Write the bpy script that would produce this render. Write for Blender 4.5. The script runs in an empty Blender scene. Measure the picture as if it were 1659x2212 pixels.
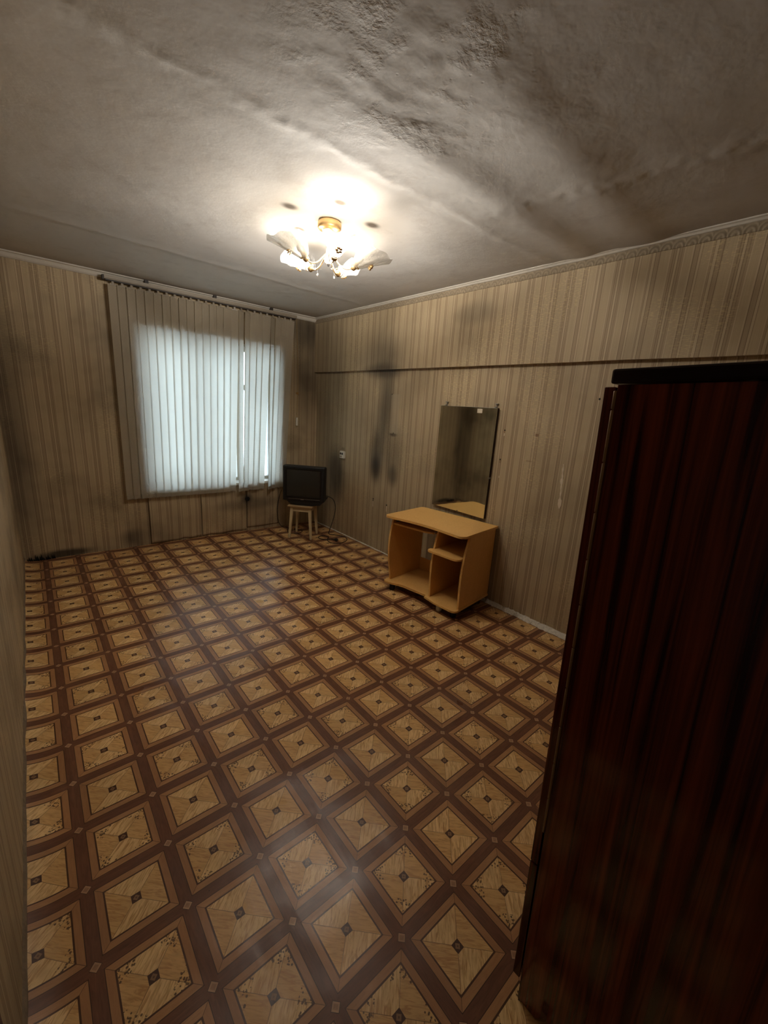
import bpy, bmesh, math, random
from mathutils import Vector, Matrix, noise
random.seed(7)
PI = math.pi
scene = bpy.context.scene
COL = scene.collection

# ------------------------------------------------------------------ room numbers (metres)
XR, YB, YN, H = 2.944, 4.594, -0.30, 2.50      # right wall, back wall, near wall, ceiling
TS, TX, TY = 0.23383, 0.0272, 0.9193           # printed parquet: pitch and offset
LX, LY = 1.561, 2.21                           # chandelier axis

# ------------------------------------------------------------------ camera
cam_d = bpy.data.cameras.new('camera')
cam = bpy.data.objects.new('camera', cam_d)
COL.objects.link(cam)
cr = Vector((0.76307997, -0.64323386, 0.06292187))
cu = Vector((0.11148027, 0.22689477, 0.96751791))
cf = Vector((0.63661693, 0.73127899, -0.24484673))
mw = Matrix.Identity(4)
for k in range(3):
    mw[k][0], mw[k][1], mw[k][2] = cr[k], cu[k], -cf[k]
mw.translation = Vector((0.17243, 0.0, 1.51855))
cam.matrix_world = mw
cam_d.sensor_fit = 'VERTICAL'
cam_d.sensor_height = 36.0
cam_d.lens = 36.0 * 883.81 / 2212.0
cam_d.clip_start = 0.02
scene.camera = cam

# ------------------------------------------------------------------ daylight, exposure
world = bpy.data.worlds.new('world')
scene.world = world
world.use_nodes = True
bg = world.node_tree.nodes['Background']
bg.inputs['Color'].default_value = (0.70, 0.86, 1.0, 1)
bg.inputs['Strength'].default_value = 3.3
scene.view_settings.view_transform = 'Standard'
scene.view_settings.look = 'None'
scene.view_settings.exposure = 1.05
scene.view_settings.gamma = 1.0
scene.view_settings.use_curve_mapping = False
scene.cycles.use_denoising = True
scene.cycles.max_bounces = 6
scene.cycles.diffuse_bounces = 3
scene.cycles.glossy_bounces = 3
scene.cycles.transmission_bounces = 4
scene.cycles.use_adaptive_sampling = True
scene.cycles.adaptive_threshold = 0.08
scene.cycles.adaptive_min_samples = 16
scene.cycles.transparent_max_bounces = 8
scene.cycles.caustics_refractive = False
scene.cycles.sample_clamp_indirect = 6.0
BULB_W = 14.5                                   # each lit bulb
BULB_COL = (1.0, 0.945, 0.87)

# ------------------------------------------------------------------ node helpers
def srgb(r, g, b):
    f = lambda c: ((c / 255) / 12.92) if c / 255 <= 0.04045 else (((c / 255) + 0.055) / 1.055) ** 2.4
    return (f(r), f(g), f(b), 1.0)

class NT:
    def __init__(self, name):
        self.mat = bpy.data.materials.new(name)
        self.mat.use_nodes = True
        self.t = self.mat.node_tree
        self.n = self.t.nodes
        self.p = self.n['Principled BSDF']
        self.out = self.n['Material Output']
    def link(self, a, b):
        self.t.links.new(a, b)
    def put(self, sock, v):
        if hasattr(v, 'is_output'):
            self.link(v, sock)
        else:
            sock.default_value = v
    def new(self, typ, **kw):
        nd = self.n.new(typ)
        for k, v in kw.items():
            setattr(nd, k, v)
        return nd
    def m(self, op, a, b=0.0, c=0.0, clamp=False):
        nd = self.new('ShaderNodeMath', operation=op, use_clamp=clamp)
        for i, v in enumerate((a, b, c)):
            self.put(nd.inputs[i], v)
        return nd.outputs[0]
    def lt(self, a, b): return self.m('LESS_THAN', a, b)
    def gt(self, a, b): return self.m('GREATER_THAN', a, b)
    def mul(self, a, b): return self.m('MULTIPLY', a, b)
    def add(self, a, b): return self.m('ADD', a, b)
    def sub(self, a, b): return self.m('SUBTRACT', a, b)
    def step(self, x, lo, hi):
        nd = self.new('ShaderNodeMapRange', interpolation_type='SMOOTHSTEP')
        self.put(nd.inputs['Value'], x)
        nd.inputs['From Min'].default_value = lo
        nd.inputs['From Max'].default_value = hi
        return nd.outputs[0]
    def mix(self, f, a, b, mode='MIX'):
        nd = self.new('ShaderNodeMix', data_type='RGBA', blend_type=mode)
        self.put(nd.inputs[0], f)
        self.put(nd.inputs[6], a)
        self.put(nd.inputs[7], b)
        return nd.outputs[2]
    def pos(self):
        g = self.new('ShaderNodeNewGeometry')
        return g.outputs['Position']
    def obj(self):
        return self.new('ShaderNodeTexCoord').outputs['Object']
    def sep(self, v):
        s = self.new('ShaderNodeSeparateXYZ')
        self.link(v, s.inputs[0])
        return s.outputs[0], s.outputs[1], s.outputs[2]
    def comb(self, x, y, z=0.0):
        c = self.new('ShaderNodeCombineXYZ')
        for i, v in enumerate((x, y, z)):
            self.put(c.inputs[i], v)
        return c.outputs[0]
    def noise(self, v, scale, detail=3.0, rough=0.55, dist=0.0, col=False):
        nd = self.new('ShaderNodeTexNoise')
        self.link(v, nd.inputs['Vector'])
        nd.inputs['Scale'].default_value = scale
        nd.inputs['Detail'].default_value = detail
        nd.inputs['Roughness'].default_value = rough
        nd.inputs['Distortion'].default_value = dist
        return nd.outputs['Color' if col else 'Fac']
    def voro(self, v, scale, feature='F1', rnd=1.0):
        nd = self.new('ShaderNodeTexVoronoi', feature=feature)
        self.link(v, nd.inputs['Vector'])
        nd.inputs['Scale'].default_value = scale
        nd.inputs['Randomness'].default_value = rnd
        return nd.outputs['Distance']
    def white(self, v):
        nd = self.new('ShaderNodeTexWhiteNoise', noise_dimensions='3D')
        self.link(v, nd.inputs['Vector'])
        return nd.outputs['Value']
    def ramp(self, f, stops, interp='LINEAR'):
        nd = self.new('ShaderNodeValToRGB')
        nd.color_ramp.interpolation = interp
        e = nd.color_ramp.elements
        while len(e) < len(stops):
            e.new(0.5)
        for el, (p, c) in zip(e, stops):
            el.position = p
            el.color = c
        self.put(nd.inputs[0], f)
        return nd.outputs[0]
    def bump(self, h, strength=0.3, dist=0.01, normal=None):
        nd = self.new('ShaderNodeBump')
        nd.inputs['Strength'].default_value = strength
        nd.inputs['Distance'].default_value = dist
        self.link(h, nd.inputs['Height'])
        if normal is not None:
            self.link(normal, nd.inputs['Normal'])
        return nd.outputs[0]
    def set(self, **kw):
        names = dict(color='Base Color', rough='Roughness', metal='Metallic', normal='Normal',
                     spec='Specular IOR Level', coat='Coat Weight', coatr='Coat Roughness', trans='Transmission Weight',
                     ior='IOR', emit='Emission Color', emits='Emission Strength', alpha='Alpha')
        for k, v in kw.items():
            self.put(self.p.inputs[names[k]], v)
        return self.mat

def plain(name, rgb, rough=0.6, var=0.12, scale=18, metal=0.0, spec=0.5, bump=0.0):
    t = NT(name)
    o = t.obj()
    n = t.noise(o, scale, 4)
    c = srgb(*rgb)
    dk = tuple(x * (1 - var) for x in c[:3]) + (1,)
    lt = tuple(min(1, x * (1 + var)) for x in c[:3]) + (1,)
    t.set(color=t.mix(n, dk, lt), rough=rough, metal=metal, spec=spec)
    if bump:
        t.set(normal=t.bump(n, bump, 0.004))
    return t.mat

# ------------------------------------------------------------------ wallpaper
STRIPES = [  # (share of a repeat, tone)
    (0.105, 'light'), (0.012, 'edge'), (0.030, 'tan'), (0.010, 'dark'), (0.030, 'tan'), (0.010, 'dark'),
    (0.034, 'pale'), (0.010, 'dark'), (0.026, 'tan'), (0.010, 'dark'), (0.040, 'tan'), (0.012, 'edge'),
    (0.150, 'light'), (0.012, 'dark'), (0.055, 'tan'), (0.012, 'dark'), (0.040, 'pale'), (0.010, 'dark'),
    (0.030, 'tan'), (0.012, 'edge'), (0.120, 'light'), (0.010, 'dark'), (0.030, 'pale'), (0.010, 'dark'),
    (0.060, 'tan'), (0.012, 'dark'), (0.024, 'pale')]
TONES = dict(light=srgb(188, 167, 133), tan=srgb(174, 152, 120), dark=srgb(142, 120, 92), edge=srgb(204, 184, 150), pale=srgb(198, 177, 143))
PERIOD = 0.285

def blob(t, a, b, ca, cb, ra, rb, lo=1.0, hi=0.2):
    da = t.mul(t.sub(a, ca), 1.0 / ra)
    db = t.mul(t.sub(b, cb), 1.0 / rb)
    d = t.m('SQRT', t.add(t.mul(da, da), t.mul(db, db)))
    return t.step(d, lo, hi)

def wallpaper(name, axis, soot_and_dark=(), pale_patch=(), dirty=0.35, extra=None):
    """Striped paper; axis 'x' or 'y' is the horizontal run. soot: sooty stains and other dark bands (run, z, r_run, r_z, amount)."""
    t = NT(name)
    P = t.pos()
    x, y, z = t.sep(P)
    a = y if axis == 'y' else x
    wob = t.mul(t.sub(t.noise(t.comb(a, t.mul(z, 0.35)), 2.0, 2), 0.5), 0.006)
    f = t.m('FRACT', t.mul(t.add(t.add(a, wob), 10.0), 1.0 / PERIOD))
    tot = sum(s for s, _ in STRIPES)
    # two ramps because one holds 32 stops at most
    acc, stops = 0.0, []
    for s, k in STRIPES:
        stops.append((acc / tot, TONES[k]))
        acc += s
    col = t.ramp(f, stops, 'CONSTANT')
    # woven thread lines and shimmer flecks
    fine = t.noise(t.comb(t.mul(a, 260.0), t.mul(z, 3.0)), 1.0, 2)
    col = t.mix(t.mul(t.sub(fine, 0.30), 0.55), col, srgb(120, 98, 72))
    fleck = t.noise(t.comb(t.mul(a, 40.0), t.mul(z, 190.0)), 1.0, 1)
    patch = t.step(t.noise(P, 2.3, 1), 0.5, 0.62)
    fl = t.mul(t.mul(t.gt(fleck, 0.60), patch), 0.35)
    col = t.mix(fl, col, srgb(232, 208, 150))
    # broad dirt, its amount also painting in how dim each wall is
    cloud = t.noise(t.comb(a, z), 1.6, 3, 0.6)
    col = t.mix(t.mul(t.step(cloud, 0.42, 0.72), dirty), col, srgb(92, 78, 58))
    wisp = t.noise(t.comb(t.mul(a, 7.0), t.mul(z, 1.3)), 1.0, 2)
    wm = t.add(0.55, t.mul(wisp, 0.9))
    for (ca, cz, ra, rz, amt) in soot_and_dark:
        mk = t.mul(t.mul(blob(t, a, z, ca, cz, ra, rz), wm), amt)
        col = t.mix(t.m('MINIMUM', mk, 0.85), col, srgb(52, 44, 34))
    frayed = t.mul(t.sub(fine, 0.5), 0.016)
    for (ca, cz, ra, rz, amt, rgb) in pale_patch:
        da = t.m('ABSOLUTE', t.sub(a, ca))
        dz = t.m('ABSOLUTE', t.sub(z, cz))
        mk = t.mul(t.lt(t.add(da, frayed), ra), t.lt(t.add(dz, frayed), rz))
        col = t.mix(t.mul(mk, amt), col, srgb(*rgb))
    big = t.noise(t.comb(a, z, 0.0), 3.0, 2)
    nrm = t.bump(big, 0.5, 0.02)
    t.set(color=col, rough=0.62, spec=0.35, normal=nrm)
    return t.mat

M = {}
M['paper_right'] = wallpaper('striped_wallpaper_right', 'y', dirty=0.22, soot_and_dark=[
    (3.28, 2.00, 0.42, 0.34, 0.55), (3.32, 1.88, 0.40, 0.10, 0.6), (3.26, 1.52, 0.17, 0.62, 0.62), (3.36, 1.05, 0.17, 0.46, 0.62), (3.37, 0.90, 0.12, 0.20, 0.75),
    (3.10, 1.05, 0.18, 0.42, 0.45), (3.09, 0.86, 0.11, 0.16, 0.6), (4.12, 0.72, 0.30, 0.46, 0.7), (4.35, 1.5, 0.60, 1.6, 0.4),  # last two darken behind the television and along the back corner
    (2.22, 2.28, 0.28, 0.12, 0.35), (3.12, 1.27, 0.08, 0.03, 0.8), (3.985, 1.03, 0.05, 0.03, 0.4)],
    pale_patch=[(3.115, 1.47, 0.055, 0.19, 0.45, (176, 160, 134)), (1.567, 1.402, 0.012, 0.010, 0.8, (120, 88, 58)),
                (1.845, 1.181, 0.008, 0.018, 0.6, (130, 105, 72)), (1.838, 1.40, 0.007, 0.022, 0.7, (150, 118, 80)),
                (1.60, 1.21, 0.025, 0.004, 0.5, (120, 92, 66))])
M['paper_back'] = wallpaper('striped_wallpaper_back', 'x', dirty=0.55, soot_and_dark=[
    (2.78, 2.0, 0.30, 1.0, 0.6), (2.75, 2.35, 0.45, 0.3, 0.6), (2.02, 0.40, 0.10, 0.09, 0.8), (2.05, 0.33, 0.55, 0.10, 0.5), (0.30, 0.03, 0.30, 0.06, 1.0),  # first two darken the wall right of the blind
    (0.0, 1.2, 0.25, 1.6, 0.5), (0.85, 0.10, 0.16, 0.13, 0.5)])  # first one darkens the left corner over its full height
M['paper_left'] = wallpaper('striped_wallpaper_left', 'y', dirty=0.65, soot_and_dark=[(4.5, 1.2, 0.22, 1.6, 0.5)])  # heavier dirt also paints this wall dimmer; band darkens its far corner
M['paper_near'] = wallpaper('striped_wallpaper_near', 'x', dirty=0.4)

# ------------------------------------------------------------------ printed linoleum
def linoleum():
    t = NT('linoleum_parquet_print')
    P = t.pos()
    X, Y, Z = t.sep(P)
    gx = t.add(t.mul(t.sub(X, TX), 1 / TS), 0.5)
    gy = t.add(t.mul(t.sub(Y, TY), 1 / TS), 0.5)
    ix, iy = t.m('FLOOR', gx), t.m('FLOOR', gy)
    u, v = t.sub(t.sub(gx, ix), 0.5), t.sub(t.sub(gy, iy), 0.5)
    au, av = t.m('ABSOLUTE', u), t.m('ABSOLUTE', v)
    mx, l1 = t.m('MAXIMUM', au, av), t.add(au, av)
    cell = t.comb(ix, iy, 1.0)
    rnd = t.white(cell)
    horiz = t.gt(au, av)
    ru, rv = t.add(u, t.mul(ix, 7.3)), t.add(v, t.mul(iy, 5.1))
    # wood grain in two directions
    ka = t.m('MULTIPLY_ADD', horiz, 22.0, 4.0)
    kb = t.sub(30.0, ka)
    gm = t.noise(t.comb(t.mul(ru, ka), t.mul(rv, kb)), 1.0, 3, 0.6, 0.8)
    dg, eg = t.add(ru, rv), t.sub(ru, rv)
    kc = t.m('MULTIPLY_ADD', horiz, 20.0, 3.0)
    kd = t.sub(26.0, kc)
    grain = t.noise(t.comb(t.mul(dg, kc), t.mul(eg, kd)), 1.0, 3, 0.6, 1.2)
    # field: four mitred triangles
    quad = t.add(horiz, t.mul(t.gt(t.mul(u, v), 0.0), 0.0))
    base = t.mix(quad, srgb(246, 208, 146), srgb(230, 184, 120))
    base = t.mix(t.step(grain, 0.40, 0.70), base, srgb(200, 146, 88))
    mott = t.noise(t.comb(ru, rv), 5.0, 2)
    base = t.mix(t.mul(t.step(mott, 0.45, 0.75), 0.45), base, srgb(206, 162, 110))
    seam = t.mul(t.lt(t.m('ABSOLUTE', t.sub(au, av)), 0.0045), 0.7)
    col = t.mix(seam, base, srgb(104, 68, 38))
    # flowers in the corners of every other tile
    par = t.m('MODULO', t.add(t.add(ix, iy), 100.0), 2.0)
    dots = t.lt(t.voro(t.comb(ru, rv), 30.0, 'F1', 1.0), 0.40)
    keep = t.gt(t.noise(t.comb(ru, rv), 30.0, 0), 0.36)
    zone = t.mul(t.gt(l1, 0.395), t.gt(t.m('MINIMUM', au, av), 0.11))
    col = t.mix(t.mul(t.mul(dots, keep), t.mul(t.mul(zone, par), 0.9)), col, srgb(92, 62, 36))
    # centre square with a small lozenge
    col = t.mix(t.lt(mx, 0.056), col, srgb(82, 50, 30))
    col = t.mix(t.lt(l1, 0.040), col, srgb(150, 112, 78))
    col = t.mix(t.lt(l1, 0.014), col, srgb(110, 76, 50))
    # frame, dark line, band
    frame = t.mix(gm, srgb(160, 110, 70), srgb(206, 154, 106))
    frame = t.mix(t.mul(horiz, 0.35), frame, srgb(160, 108, 68))
    frame = t.mix(seam, frame, srgb(70, 42, 26))
    col = t.mix(t.gt(mx, 0.316), col, srgb(88, 54, 32))
    col = t.mix(t.gt(mx, 0.336), col, frame)
    col = t.mix(t.gt(mx, 0.420), col, srgb(78, 48, 30))
    band = t.mix(gm, srgb(88, 53, 35), srgb(140, 92, 64))
    col = t.mix(t.gt(mx, 0.429), col, band)
    cc = t.sub(1.0, l1)
    col = t.mix(t.lt(cc, 0.068), col, srgb(72, 44, 30))
    col = t.mix(t.lt(cc, 0.060), col, srgb(192, 150, 116))
    col = t.mix(t.lt(cc, 0.036), col, srgb(170, 128, 96))
    tint = t.add(0.92, t.mul(rnd, 0.16))
    col = t.mix(1.0, col, t.comb(tint, tint, tint), 'MULTIPLY')
    # worn, dusty film
    worn = t.noise(P, 1.7, 3, 0.65)
    col = t.mix(t.mul(t.step(worn, 0.50, 0.78), 0.14), col, srgb(150, 116, 84))
    spots = t.lt(t.voro(P, 6.0), 0.022)
    col = t.mix(t.mul(spots, 0.7), col, srgb(40, 26, 18))
    rough = t.add(0.20, t.mul(t.noise(P, 3.0, 3, 0.7), 0.24))
    wave = t.noise(P, 2.2, 2)
    cr_ = t.noise(t.comb(t.mul(X, 9.0), t.mul(Y, 2.5)), 1.0, 3)
    nrm = t.bump(wave, 0.5, 0.05)
    nrm = t.bump(cr_, 0.25, 0.010, nrm)
    t.set(color=col, rough=rough, spec=0.42, normal=nrm)
    return t.mat
M['lino'] = linoleum()

# ------------------------------------------------------------------ other materials
def ceiling_mat():
    t = NT('whitewashed_plaster')
    P = t.pos()
    x, y, z = t.sep(P)
    n1 = t.noise(P, 1.1, 3, 0.6)
    n2 = t.noise(P, 6.0, 4, 0.65)
    col = t.mix(n1, srgb(206, 202, 196), srgb(224, 221, 215))
    col = t.mix(t.mul(t.step(n2, 0.5, 0.8), 0.22), col, srgb(140, 122, 104))
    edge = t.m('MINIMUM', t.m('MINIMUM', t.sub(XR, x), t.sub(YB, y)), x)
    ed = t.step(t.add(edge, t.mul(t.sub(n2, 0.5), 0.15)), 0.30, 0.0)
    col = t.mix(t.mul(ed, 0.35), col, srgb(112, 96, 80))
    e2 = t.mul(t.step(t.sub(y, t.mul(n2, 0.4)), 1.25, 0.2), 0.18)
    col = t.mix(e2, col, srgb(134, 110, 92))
    # soot rings left by the bulbs
    for a in (177, 250, 323, 105, 34):
        cx, cy = LX + 0.235 * math.cos(math.radians(a)), LY + 0.235 * math.sin(math.radians(a))
        col = t.mix(t.mul(blob(t, x, y, cx, cy, 0.066, 0.048, 1.0, 0.25), 0.94), col, srgb(46, 40, 34))
        col = t.mix(t.mul(blob(t, x, y, cx, cy, 0.12, 0.10, 1.0, 0.2), 0.18), col, srgb(120, 104, 84))
    rough_zone = t.add(t.mul(blob(t, x, y, 1.20, 1.15, 0.55, 0.55), 0.9), 0.12)
    fine = t.mul(t.noise(P, 34.0, 4, 0.7), t.step(t.noise(P, 5.0, 2), 0.42, 0.62))
    pits = t.step(t.voro(P, 26.0), 0.0, 0.16)
    n3 = t.bump(n2, 0.25, 0.010)
    n4 = t.bump(t.mul(fine, rough_zone), 0.5, 0.008, n3)
    n5 = t.bump(t.mul(pits, rough_zone), 0.2, 0.002, n4)
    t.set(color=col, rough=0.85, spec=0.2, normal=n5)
    return t.mat
M['ceiling'] = ceiling_mat()

def slat_mat():
    t = NT('blind_fabric')
    o = t.obj()
    x, y, z = t.sep(o)
    c = 0.0118
    gx = t.mul(t.add(x, 5.0), 1 / c)
    gz = t.mul(t.add(z, 5.0), 1 / c)
    par = t.m('MODULO', t.add(t.m('FLOOR', gx), t.m('FLOOR', gz)), 2.0)
    u, v = t.sub(t.m('FRACT', gx), 0.5), t.sub(t.m('FRACT', gz), 0.5)
    p1, p2 = t.add(u, v), t.sub(u, v)
    along = t.m('MULTIPLY_ADD', par, t.sub(p1, p2), p2)
    across = t.m('MULTIPLY_ADD', par, t.sub(p2, p1), p1)
    dash = t.mul(t.lt(t.m('ABSOLUTE', along), 0.42), t.lt(t.m('ABSOLUTE', across), 0.17))
    tl = t.mix(dash, srgb(226, 224, 214), srgb(150, 148, 140))
    dcol = t.mix(t.mul(dash, 0.12), srgb(196, 182, 160), srgb(160, 148, 130))
    d = t.new('ShaderNodeBsdfDiffuse')
    t.link(dcol, d.inputs['Color'])
    tr = t.new('ShaderNodeBsdfTranslucent')
    t.link(tl, tr.inputs['Color'])
    mx = t.new('ShaderNodeMixShader')
    mx.inputs[0].default_value = 0.50
    t.link(d.outputs[0], mx.inputs[1])
    t.link(tr.outputs[0], mx.inputs[2])
    t.link(mx.outputs[0], t.out.inputs['Surface'])
    return t.mat
M['slat'] = slat_mat()

def shade_mat():
    t = NT('pressed_glass')
    o = t.obj()
    x, y, z = t.sep(o)
    dots = t.step(t.voro(o, 60.0), 0.25, 0.45)
    streak = t.noise(t.comb(t.mul(x, 120.0), t.mul(y, 120.0), t.mul(z, 20.0)), 1.0, 2)
    h = t.add(dots, streak)
    d = t.new('ShaderNodeBsdfDiffuse')
    t.link(t.mix(streak, srgb(96, 90, 80), srgb(156, 149, 136)), d.inputs['Color'])
    tr = t.new('ShaderNodeBsdfTranslucent')
    tr.inputs['Color'].default_value = srgb(244, 238, 226)
    tp = t.new('ShaderNodeBsdfTransparent')
    tp.inputs['Color'].default_value = (0.95, 0.94, 0.92, 1)
    gl = t.new('ShaderNodeBsdfGlossy')
    gl.inputs['Roughness'].default_value = 0.12
    nb = t.bump(h, 0.5, 0.002)
    for nd in (d, gl, tr):
        t.link(nb, nd.inputs['Normal'])
    a = t.new('ShaderNodeMixShader'); a.inputs[0].default_value = 0.14
    t.link(d.outputs[0], a.inputs[1]); t.link(tr.outputs[0], a.inputs[2])
    b = t.new('ShaderNodeMixShader'); b.inputs[0].default_value = 0.30
    t.link(a.outputs[0], b.inputs[1]); t.link(tp.outputs[0], b.inputs[2])
    fr = t.new('ShaderNodeFresnel'); fr.inputs['IOR'].default_value = 1.35
    c = t.new('ShaderNodeMixShader')
    t.link(fr.outputs[0], c.inputs[0]); t.link(b.outputs[0], c.inputs[1]); t.link(gl.outputs[0], c.inputs[2])
    t.link(c.outputs[0], t.out.inputs['Surface'])
    return t.mat
M['shade'] = shade_mat()

def clear_glass(name, tint=(0.95, 0.97, 0.97, 1), gloss=0.12, rough=0.03):
    t = NT(name)
    tp = t.new('ShaderNodeBsdfTransparent'); tp.inputs['Color'].default_value = tint
    gl = t.new('ShaderNodeBsdfGlossy'); gl.inputs['Roughness'].default_value = rough
    fr = t.new('ShaderNodeFresnel'); fr.inputs['IOR'].default_value = 1.45
    c = t.new('ShaderNodeMixShader')
    t.link(fr.outputs[0], c.inputs[0])
    t.link(tp.outputs[0], c.inputs[1]); t.link(gl.outputs[0], c.inputs[2])
    t.link(c.outputs[0], t.out.inputs['Surface'])
    return t.mat
M['pane'] = clear_glass('window_glass')
t = NT('crystal'); o = t.obj()
t.set(color=t.mix(t.noise(o, 30), (0.93, 0.93, 0.92, 1), (1, 1, 1, 1)), rough=0.04, trans=0.85, ior=1.45); M['crystal'] = t.mat

def bulb_mat(name, lit):
    t = NT(name)
    o = t.obj()
    n = t.noise(o, 10)
    if lit:
        t.set(color=srgb(250, 245, 235), emit=t.mix(n, (1.0, 0.92, 0.78, 1), (1.0, 0.95, 0.85, 1)), emits=20.0)
    else:
        t.set(color=t.mix(n, srgb(214, 210, 200), srgb(228, 224, 214)), rough=0.25)
    return t.mat
M['bulb_on'], M['bulb_off'] = bulb_mat('lit_bulb', True), bulb_mat('dead_bulb', False)
M['gold'] = plain('gilded_metal', (214, 180, 128), 0.34, 0.15, 40, metal=0.75)
M['brass'] = plain('dull_brass', (168, 132, 78), 0.4, 0.2, 60, metal=0.7)

def beech():
    t = NT('beech_laminate')
    o = t.obj()
    x, y, z = t.sep(o)
    g = t.noise(t.comb(t.mul(x, 60), t.mul(y, 60), t.mul(z, 60)), 1.0, 5, 0.7)
    g2 = t.noise(o, 9, 4)
    c = t.mix(g, srgb(222, 164, 86), srgb(248, 200, 124))
    c = t.mix(t.mul(t.step(g2, 0.5, 0.8), 0.25), c, srgb(204, 142, 70))
    t.set(color=c, rough=0.36, spec=0.4)
    return t.mat
M['beech'] = beech()
M['beech_edge'] = plain('laminate_edge', (178, 136, 84), 0.5, 0.15, 80)
M['black_plastic'] = plain('black_plastic', (26, 26, 27), 0.42, 0.2, 30)
M['tv_body'] = plain('charcoal_plastic', (20, 21, 23), 0.45, 0.2, 50, bump=0.05)
M['tv_bezel'] = plain('dark_inner_bezel', (10, 10, 11), 0.3, 0.2, 50)
t = NT('picture_tube'); o = t.obj()
t.set(color=t.mix(t.noise(o, 6), srgb(38, 38, 35), srgb(46, 45, 41)), rough=0.22, spec=0.5); M['tube'] = t.mat
M['cream_paint'] = plain('cream_painted_wood', (206, 186, 146), 0.45, 0.12, 25)
M['seat_paint'] = plain('worn_painted_seat', (168, 138, 98), 0.5, 0.2, 25)
M['cable'] = plain('black_cable', (24, 20, 18), 0.5, 0.2, 60)
M['white_plastic'] = plain('white_plastic', (220, 214, 200), 0.35, 0.06, 30)
M['rail'] = plain('blind_rail_plastic', (150, 138, 120), 0.45, 0.1, 30)
M['rail_dark'] = plain('rail_groove', (52, 44, 38), 0.6, 0.15, 30)
M['dark_hole'] = plain('dark_recess', (22, 18, 15), 0.8, 0.2, 60)
M['white_wood'] = plain('white_window_paint', (222, 220, 214), 0.4, 0.05, 15)
M['crumbled'] = plain('crumbled_plaster', (222, 212, 196), 0.95, 0.40, 90, bump=0.8)
M['crumbled_dark'] = plain('darker_crumbled_plaster', (132, 114, 92), 0.95, 0.45, 60, bump=0.8)  # darker copy for the left wall foot
M['torn_paper'] = plain('torn_paper_backing', (214, 198, 172), 0.9, 0.12, 60)
M['foam'] = plain('foam_cornice', (206, 198, 184), 0.8, 0.12, 25)
M['steel'] = plain('steel', (160, 156, 150), 0.35, 0.15, 60, metal=0.9)
M['hall'] = plain('added_hallway_dark', (48, 38, 30), 0.8, 0.2, 4)  # dark colour for the added hallway
M['outside'] = plain('outside_snow', (226, 230, 236), 0.9, 0.05, 3)
t = NT('silvered_glass'); o = t.obj()
t.set(color=t.mix(t.noise(o, 4), (0.80, 0.84, 0.79, 1), (0.86, 0.90, 0.84, 1)), metal=1.0, rough=0.035); M['mirror'] = t.mat
M['mirror_back'] = plain('fibreboard_backing', (58, 40, 30), 0.7, 0.2, 40)

def border_mat():
    """Printed frieze of overlapping scallops."""
    t = NT('scalloped_frieze')
    P = t.pos()
    x, y, z = t.sep(P)
    f = t.sub(t.m('FRACT', t.mul(y, 1 / 0.058)), 0.5)
    zz = t.mul(t.sub(z, 2.437), 1 / 0.038)
    d = t.m('SQRT', t.add(t.mul(t.mul(f, f), 3.4), t.mul(t.sub(zz, 0.1), t.sub(zz, 0.1))))
    arc = t.m('SINE', t.mul(d, 11.0))
    n = t.noise(P, 45, 4)
    c = t.mix(n, srgb(126, 110, 88), srgb(172, 155, 128))
    c = t.mix(t.mul(t.step(arc, 0.1, 0.8), 0.4), c, srgb(104, 88, 68))
    t.set(color=c, rough=0.8, normal=t.bump(arc, 0.3, 0.004))
    return t.mat
M['frieze'] = border_mat()

def mahogany(name='mahogany_veneer'):
    t = NT(name)
    o = t.obj()
    x, y, z = t.sep(o)
    a = t.add(y, x)
    broad = t.noise(t.comb(t.mul(a, 44.0), t.mul(z, 0.9)), 1.0, 4, 0.6, 0.5)
    fine = t.noise(t.comb(t.mul(a, 130.0), t.mul(z, 5.0)), 1.0, 3)
    c = t.mix(t.step(broad, 0.32, 0.70), srgb(48, 16, 10), srgb(156, 70, 40))
    c = t.mix(t.mul(fine, 0.55), c, srgb(34, 12, 8))
    t.set(color=c, rough=0.16, spec=0.5, coat=0.4, coatr=0.08)
    return t.mat
M['mahogany'] = mahogany()
M['mahogany_dark'] = plain('dark_stained_wood', (34, 15, 11), 0.25, 0.3, 20)
M['hinge'] = plain('brass_piano_hinge', (150, 118, 84), 0.45, 0.2, 60, metal=0.5)

# ------------------------------------------------------------------ mesh helpers
def finish(name, bm, mat, parent=None, smooth=False, loc=None, rot=None):
    me = bpy.data.meshes.new(name)
    bmesh.ops.recalc_face_normals(bm, faces=bm.faces)
    bm.to_mesh(me)
    bm.free()
    o = bpy.data.objects.new(name, me)
    COL.objects.link(o)
    if mat is not None:
        me.materials.append(M[mat] if isinstance(mat, str) else mat)
    if smooth:
        for p in me.polygons:
            p.use_smooth = True
    if parent is not None:
        o.parent = parent
    if loc is not None:
        o.location = loc
    if rot is not None:
        o.rotation_euler = rot
    return o

def tag(o, label, cat, group=None):
    o['label'] = label
    o['category'] = cat
    if group:
        o['group'] = group
    return o

def structure(o, label=None):
    o['kind'] = 'structure'
    if label:
        o['label'] = label
    return o

def empty(name, loc=(0, 0, 0), rot=(0, 0, 0)):
    o = bpy.data.objects.new(name, None)
    COL.objects.link(o)
    o.location = loc
    o.rotation_euler = rot
    o.empty_display_size = 0.1
    return o

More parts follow.
